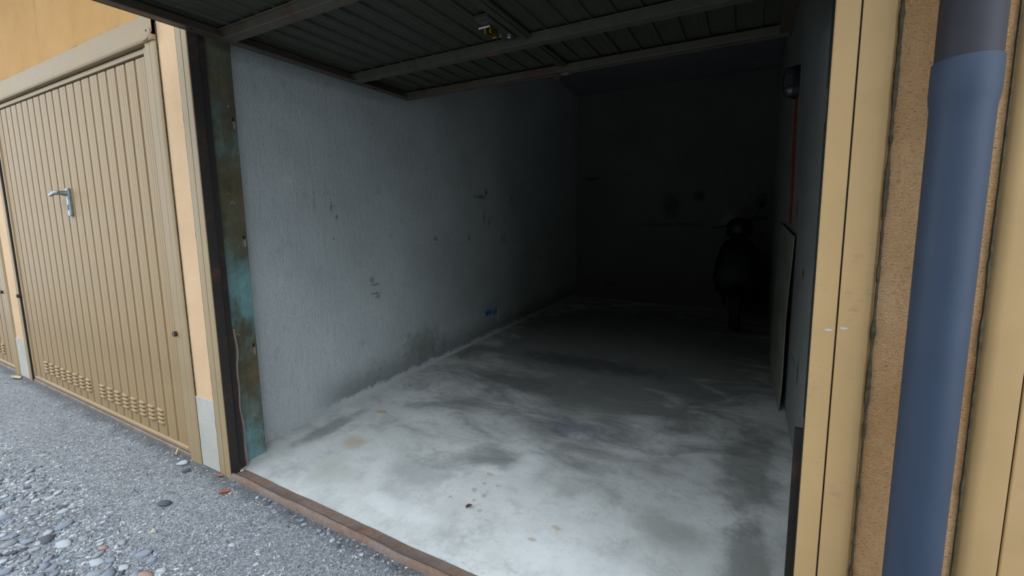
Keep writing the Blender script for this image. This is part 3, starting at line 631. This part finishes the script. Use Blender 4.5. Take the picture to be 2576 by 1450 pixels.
# leaning hardboard sheet
q = MB(); ny, nz_ = 12, 14
def bp(i, j, off):
    y = 2.69 + 1.52*i; zt = 1.54 + 0.13*i; z = fz(y)+0.002 + (zt - fz(y))*j
    wav = 0.008*math.sin(j*7+0.6)*(1-i) + 0.004*math.sin(i*9+j*3)
    return (3.131 - 0.030*(1-j) + wav*(1-j*0.5) - off - 0.008, y, z)
fr = MB().grid(ny, nz_, lambda i, j: bp(i, j, 0.008)); bk = MB().grid(ny, nz_, lambda i, j: bp(i, j, 0.0))
n1 = len(fr.v); q.add(fr.v + bk.v, fr.f + [tuple(n1+i for i in reversed(f_)) for f_ in bk.f])
ring_ = [i for i in range(ny+1)] + [(j*(ny+1)+ny) for j in range(1, nz_+1)] + [nz_*(ny+1)+i for i in range(ny-1, -1, -1)] + [j*(ny+1) for j in range(nz_-1, 0, -1)]
q.f += [(ring_[k], n1+ring_[k], n1+ring_[(k+1) % len(ring_)], ring_[(k+1) % len(ring_)]) for k in range(len(ring_))]
tag(build(q, 'hardboard_sheet', 'board', (3.12, 3.4, 0.1)), 'warped thin brown-grey board leaning on the side wall inside the garage', 'board')

# scooter in the far corner, front towards the entrance
def scooter():
    ox, oy = 2.70, 5.42; oz = fz(oy)
    r = tag(root('scooter', (ox, oy, oz)), 'black motor scooter with round mirror parked in the dark far corner', 'scooter')
    o = (ox, oy, oz)
    P = lambda x, y, z: (ox+x, oy+y, oz+z)
    def part(q, nm, mat, par=None, sm=True): return build(q, nm, mat, o, par or r, smooth=sm)
    def wheel(y, rr, nm):
        q = MB(); pr = [(rr*.62, -.055), (rr*.86, -.070), (rr*.97, -.045), (rr, 0), (rr*.97, .045), (rr*.86, .070), (rr*.62, .055)]
        q.lathe(P(0, y, rr), (1, 0, 0), pr, 32); wo_ = part(q, nm, 'rubber')
        part(MB().lathe(P(0, y, rr), (1, 0, 0), [(rr*.60, -.05), (rr*.5, -.03), (.05, -.06), (.05, .06), (rr*.5, .03), (rr*.60, .05)], 24), 'hub', 'black_gloss', wo_)
    wheel(0, .285, 'front_wheel'); wheel(1.25, .285, 'rear_wheel')
    def shell(rows, nm, mat, par=None):
        """rows: (y, z, half width, depth) closed rings"""
        q = []
        for (y, z, hw, hd) in rows:
            q.append([P(hw*math.copysign(abs(math.cos(t))**.75, math.cos(t)), y + hd*math.copysign(abs(math.sin(t))**.75, math.sin(t)), z) for t in [2*math.pi*i/20 for i in range(20)]])
        return part(loft(q), nm, mat, par)
    # front apron / leg shield
    sh = shell([(.12, .42, .14, .06), (.08, .55, .27, .08), (.06, .72, .31, .10), (.10, .95, .28, .11), (.15, 1.15, .24, .11), (.18, 1.27, .17, .09), (.19, 1.32, .08, .05)], 'leg_shield', 'black_gloss')
    shell([(-.02, .50, .08, .20), (-.02, .58, .10, .30), (.02, .63, .08, .26), (.05, .66, .03, .12)], 'front_mudguard', 'black_gloss')
    for s in (-1, 1): part(MB().tube([P(s*.09, 0, .285), P(s*.09, .06, .60)], .026, 8), 'fork_leg', 'black')
    # headlamp cowl, handlebar
    cw = shell([(.16, 1.30, .10, .08), (.13, 1.38, .16, .11), (.14, 1.48, .17, .12), (.18, 1.56, .13, .09), (.2, 1.60, .05, .04)], 'handlebar_cowl', 'black_gloss')
    part(MB().lathe(P(0, .03, 1.45), (0, -1, 0), [(.10, -.02), (.10, .01), (.07, .03), (.02, .035)], 24), 'headlamp', 'lens', cw)
    hb = part(MB().tube([P(-.30, .24, 1.44), P(-.15, .19, 1.48), P(0, .17, 1.51), P(.15, .19, 1.56), P(.33, .24, 1.60)], .02, 8), 'handlebar', 'black')
    for s, z in ((-1, 1.44), (1, 1.60)):
        part(MB().tube([P(s*.20, .21, z + (.012 if s < 0 else -.02)), P(s*.34, .245, z)], .028, 10), 'grip', 'rubber', hb)
        part(MB().tube([P(s*.16, .12, z+.02), P(s*.26, .12, z-.01), P(s*.345, .16, z-.015)], .010, 6), 'brake_lever', 'handle' if s < 0 else 'black', hb)
    mr_ = part(MB().tube([P(.20, .18, 1.56), P(.205, .17, 1.66), P(.225, .17, 1.73)], .010, 6), 'mirror_stalk', 'black')
    part(MB().lathe(P(.255, .17, 1.83), (-.25, -1, 0), [(.085, -.02), (.092, 0), (.085, .012), (.08, .008)], 24, .75, 1.1), 'mirror', 'black_gloss', mr_)
    # floor board, body, seat, tail
    shell([(.62, .30, .20, .42), (.62, .36, .21, .44), (.62, .40, .19, .42)], 'floor_board', 'black')
    shell([(1.0, .36, .18, .36), (1.02, .55, .25, .42), (1.04, .75, .24, .44), (1.05, .85, .20, .42)], 'rear_body', 'black_gloss')
    shell([(1.02, .84, .19, .42), (1.02, .90, .22, .45), (1.02, .96, .18, .40)], 'seat', 'rubber')
    part(MB().tube([P(.24, .95, .28), P(.26, 1.2, .33), P(.26, 1.42, .38)], [.05, .07, .06], 12), 'exhaust', 'black')
scooter()

# ------------------------------------------------------------------ loose stones and litter
def stone_mesh(name, mat, flat, seed, sub=1):
    rnd = random.Random(seed)
    import bmesh
    bm = bmesh.new(); bmesh.ops.create_icosphere(bm, subdivisions=sub+1, radius=1.0)
    for v in bm.verts:
        k = 1 + 0.42*mnoise.noise(v.co*0.9 + Vector((seed*3.1, 0, 0))) + 0.12*mnoise.noise(v.co*2.4 + Vector((0, seed*1.7, 0)))
        v.co = Vector((v.co.x*k, v.co.y*k*0.68, v.co.z*k*flat))
    me = bpy.data.meshes.new(name); bm.to_mesh(me); bm.free(); me.materials.append(mat)
    me.polygons.foreach_set('use_smooth', [True]*len(me.polygons)); return me
SM = [stone_mesh('stone', ST[(0, 3, 1, 0, 3, 1, 0, 3, 0, 3, 1, 0, 3, 2, 0, 3)[k % 16]], 0.26 + 0.05*(k % 4), k+1) for k in range(16)]
placed = []
TONE = {'stone_blue_grey': 'blue-grey', 'stone_pale': 'pale', 'stone_slate': 'dark slate', 'stone_grey': 'mid-grey', 'stone_sand': 'sandy'}
def free_(x, y, r):
    return all((x-a)**2 + (y-b)**2 > (0.80*(r+c))**2 for a, b, c in placed)
def stone(x, y, r, label, cat='stone', group=None, me=None, rz=None, sink=0.55):
    placed.append((x, y, r))
    me = me or random.choice(SM)
    o = put('stone', me, (x, y, gz(x, y) + r*0.30*(1-sink)))
    k = r*U; o.scale = (k, k, k*random.uniform(.8, 1.15)); o.rotation_euler = (random.uniform(-.18, .18), random.uniform(-.18, .18), rz if rz is not None else random.uniform(0, 6.28))
    return tag(o, label, cat, None, group)
# stones one can tell apart
stone(-0.089, -0.321, 0.042, 'dark flat slate chip lying alone on grit between closed door and threshold', me=stone_mesh('stone', ST[2], .35, 77), rz=.5)
stone(-0.475, -0.055, 0.036, 'pale broken stone lump at the foot of the closed door jamb', me=stone_mesh('stone', ST[1], .5, 78))
stone(-0.36, -0.085, 0.028, 'black stone chip beside the pale lump at the narrow pier', me=stone_mesh('stone', ST[2], .5, 79))
stone(0.454, -0.622, 0.034, 'long red brick fragment at the bottom edge of the yard', 'brick fragment', me=stone_mesh('stone', MT['brick'], .4, 80), rz=.35)
stone(0.055, -0.640, 0.024, 'small pink brick chip among grey gravel', 'brick fragment', me=stone_mesh('stone', MT['brick'], .4, 81), rz=.6)
stone(0.123, -0.460, 0.022, 'cream oval pebble alone on the bare grit', me=stone_mesh('stone', ST[4], .5, 82))
stone(0.27, -0.56, 0.036, 'slate-grey wedge stone below the cream pebble', me=stone_mesh('stone', ST[0], .4, 83), rz=.7)
stone(0.145, -0.085, 0.016, 'small cream stone beside the rusty curled leaf', me=stone_mesh('stone', ST[4], .5, 84))
# drift of coarse gravel
def drift_ok(x, y):
    # part of the yard the photograph shows
    return y < -0.52 - 0.03*math.sin(x*5) and (y > -0.79 + 0.30*(x+0.10)/1.0 - 0.13 if x > -0.1 else y > -0.965) and x > -2.2
n = 0; tries = 0
while n < 225 and tries < 90000:
    tries += 1
    x = random.uniform(-1.3, 0.55); y = random.uniform(-0.98, -0.5)
    if not drift_ok(x, y): continue
    if random.random() > min(1.0, ((-0.48-y)/0.34)**1.6 + 0.04): continue
    rr = random.choice((.012, .014, .016, .019, .022, .026, .032, .038)) * (0.75 if y > -0.64 else 1.0)
    if not free_(x, y, rr): continue
    me = random.choice(SM); tone = TONE[me.materials[0].name]; size = 'large' if rr > .028 else 'medium' if rr > .0175 else 'small'
    stone(x, y, rr, '%s flat %s pebble in the coarse gravel drift along the yard' % (size, tone), 'stone', 'coarse gravel drift', me); n += 1
# stray stones on the compacted yard
n = 0
while n < 45:
    x = random.uniform(-1.6, 1.3); y = random.uniform(-0.52, -0.06)
    if y < -0.42 + 0.42*(x-0.8)/0.8 and x > 0.8: continue
    rr = random.uniform(.009, .017)
    if not free_(x, y, rr): continue
    me = random.choice(SM); where = 'before the closed door' if x < -0.45 else 'before the narrow pier' if x < 0.1 else 'before the rusted threshold'
    stone(x, y, rr, 'little %s stone scattered on the compacted grit %s' % (TONE[me.materials[0].name], where), 'stone', 'stray stones on the compacted yard', me); n += 1
n = 0
while n < 26:
    x = random.uniform(0.30, 1.45); y = random.uniform(-0.075, -0.022)
    rr = random.uniform(.010, .021)
    if not free_(x, y, rr): continue
    me = random.choice(SM)
    stone(x, y, rr, '%s stone lying against the rusted threshold' % (TONE[me.materials[0].name]), 'stone', 'stones along the threshold', me); n += 1

# grains of grit that nobody could count
def grains(count, seed, region, lo, hi, v, f_):
    rnd = random.Random(seed)
    for _ in range(count):
        x, y = region(rnd)
        s = lo + (hi-lo)*rnd.random()**2.5; a = rnd.uniform(0, 3.14); ca, sa = math.cos(a)*s, math.sin(a)*s
        h = s*rnd.uniform(.4, .9); k = rnd.uniform(.5, .9); z = gz(x, y) - h*0.25
        b = len(v)
        p = [(x+ca, y+sa, z), (x-sa*k, y+ca*k, z), (x-ca, y-sa, z), (x+sa*k, y-ca*k, z), (x+ca*.5, y+sa*.5, z+h), (x-ca*.4, y-sa*.4, z+h*.85)]
        v += [tuple(W(*q)) for q in p]
        f_ += [(b, b+1, b+4), (b+1, b+5, b+4), (b+1, b+2, b+5), (b+2, b+3, b+5), (b+3, b+4, b+5), (b+3, b, b+4)]
    return v, f_
def reg1(q):
    while True:
        x = q.uniform(-4.2, 2.6); y = -1.25*q.random()**0.8
        if q.random() < 1.0 if x > -1.6 else q.random() < 0.35: return x, min(y, -0.008)
gv, gf = grains(52000, 3, reg1, 0.0022, 0.0085, [], [])
def reg2(q):
    x = q.uniform(-3.0, 1.4); return x, -0.46 - 0.80*q.random()**0.7
grains(9000, 9, reg2, 0.006, 0.020, gv, gf)
me = bpy.data.meshes.new('gravel'); me.from_pydata(gv, [], gf); me.materials.append(MT['grains']); me.update()
tag(put('gravel', me), 'fine grey grit and small gravel strewn over the yard', 'gravel', 'stuff')

# dry leaves
def leaf(name, x, y, z, ln, wd_, rz, mat, label, curl=0.5):
    q = MB(); n = 8; m_ = 4; ca, sa = math.cos(rz), math.sin(rz)
    def pt(i, j):
        u = i*2-1; s = (j-0.5)*2*wd_*max(0.06, (1-u*u))*(1+0.25*math.sin(i*17+j*3)); lx_ = u*ln
        h = curl*abs(s)*1.2 + 0.25*curl*ln*u*u + 0.004
        return (x+lx_*ca-s*sa, y+lx_*sa+s*ca, z+h)
    q.grid(n, m_, pt); o = build(q, name, mat, (x, y, z), smooth=True)
    s_ = o.modifiers.new('thickness', 'SOLIDIFY'); s_.thickness = 0.0012
    return tag(o, label, 'leaf')
leaf('dry_leaf', 0.155, 1.115, fz(1.1), .050, .012, 0.55, 'leaf', 'tan curled dry leaf on the concrete floor near the left wall', .9)
leaf('dry_leaf', 1.478, 0.472, fz(.47), .022, .011, 1.3, 'leaf_dark', 'dark brown scrap of leaf in the middle of the concrete floor', .7)
leaf('dry_leaf', 0.115, -0.105, gz(.115, -.105), .034, .018, 0.9, 'leaf_red', 'rust-brown curled leaf on grit before the threshold', .9)
leaf('dry_leaf', -0.085, -0.022, gz(-.085, -.02), .024, .012, .5, 'leaf_red', 'small reddish leaf against the foot of the left jamb', .7)
leaf('dry_leaf', -3.78, -0.05, gz(-3.78, -.05), .10, .03, .1, 'leaf', 'pale orange leaf lying at the foot of the far pier', .4)
leaf('dry_leaf', -0.62, -0.03, gz(-.62, -.03), .008, .03, .4, 'leaf', 'upright straw-coloured scrap by the closed door sill', 1.2)
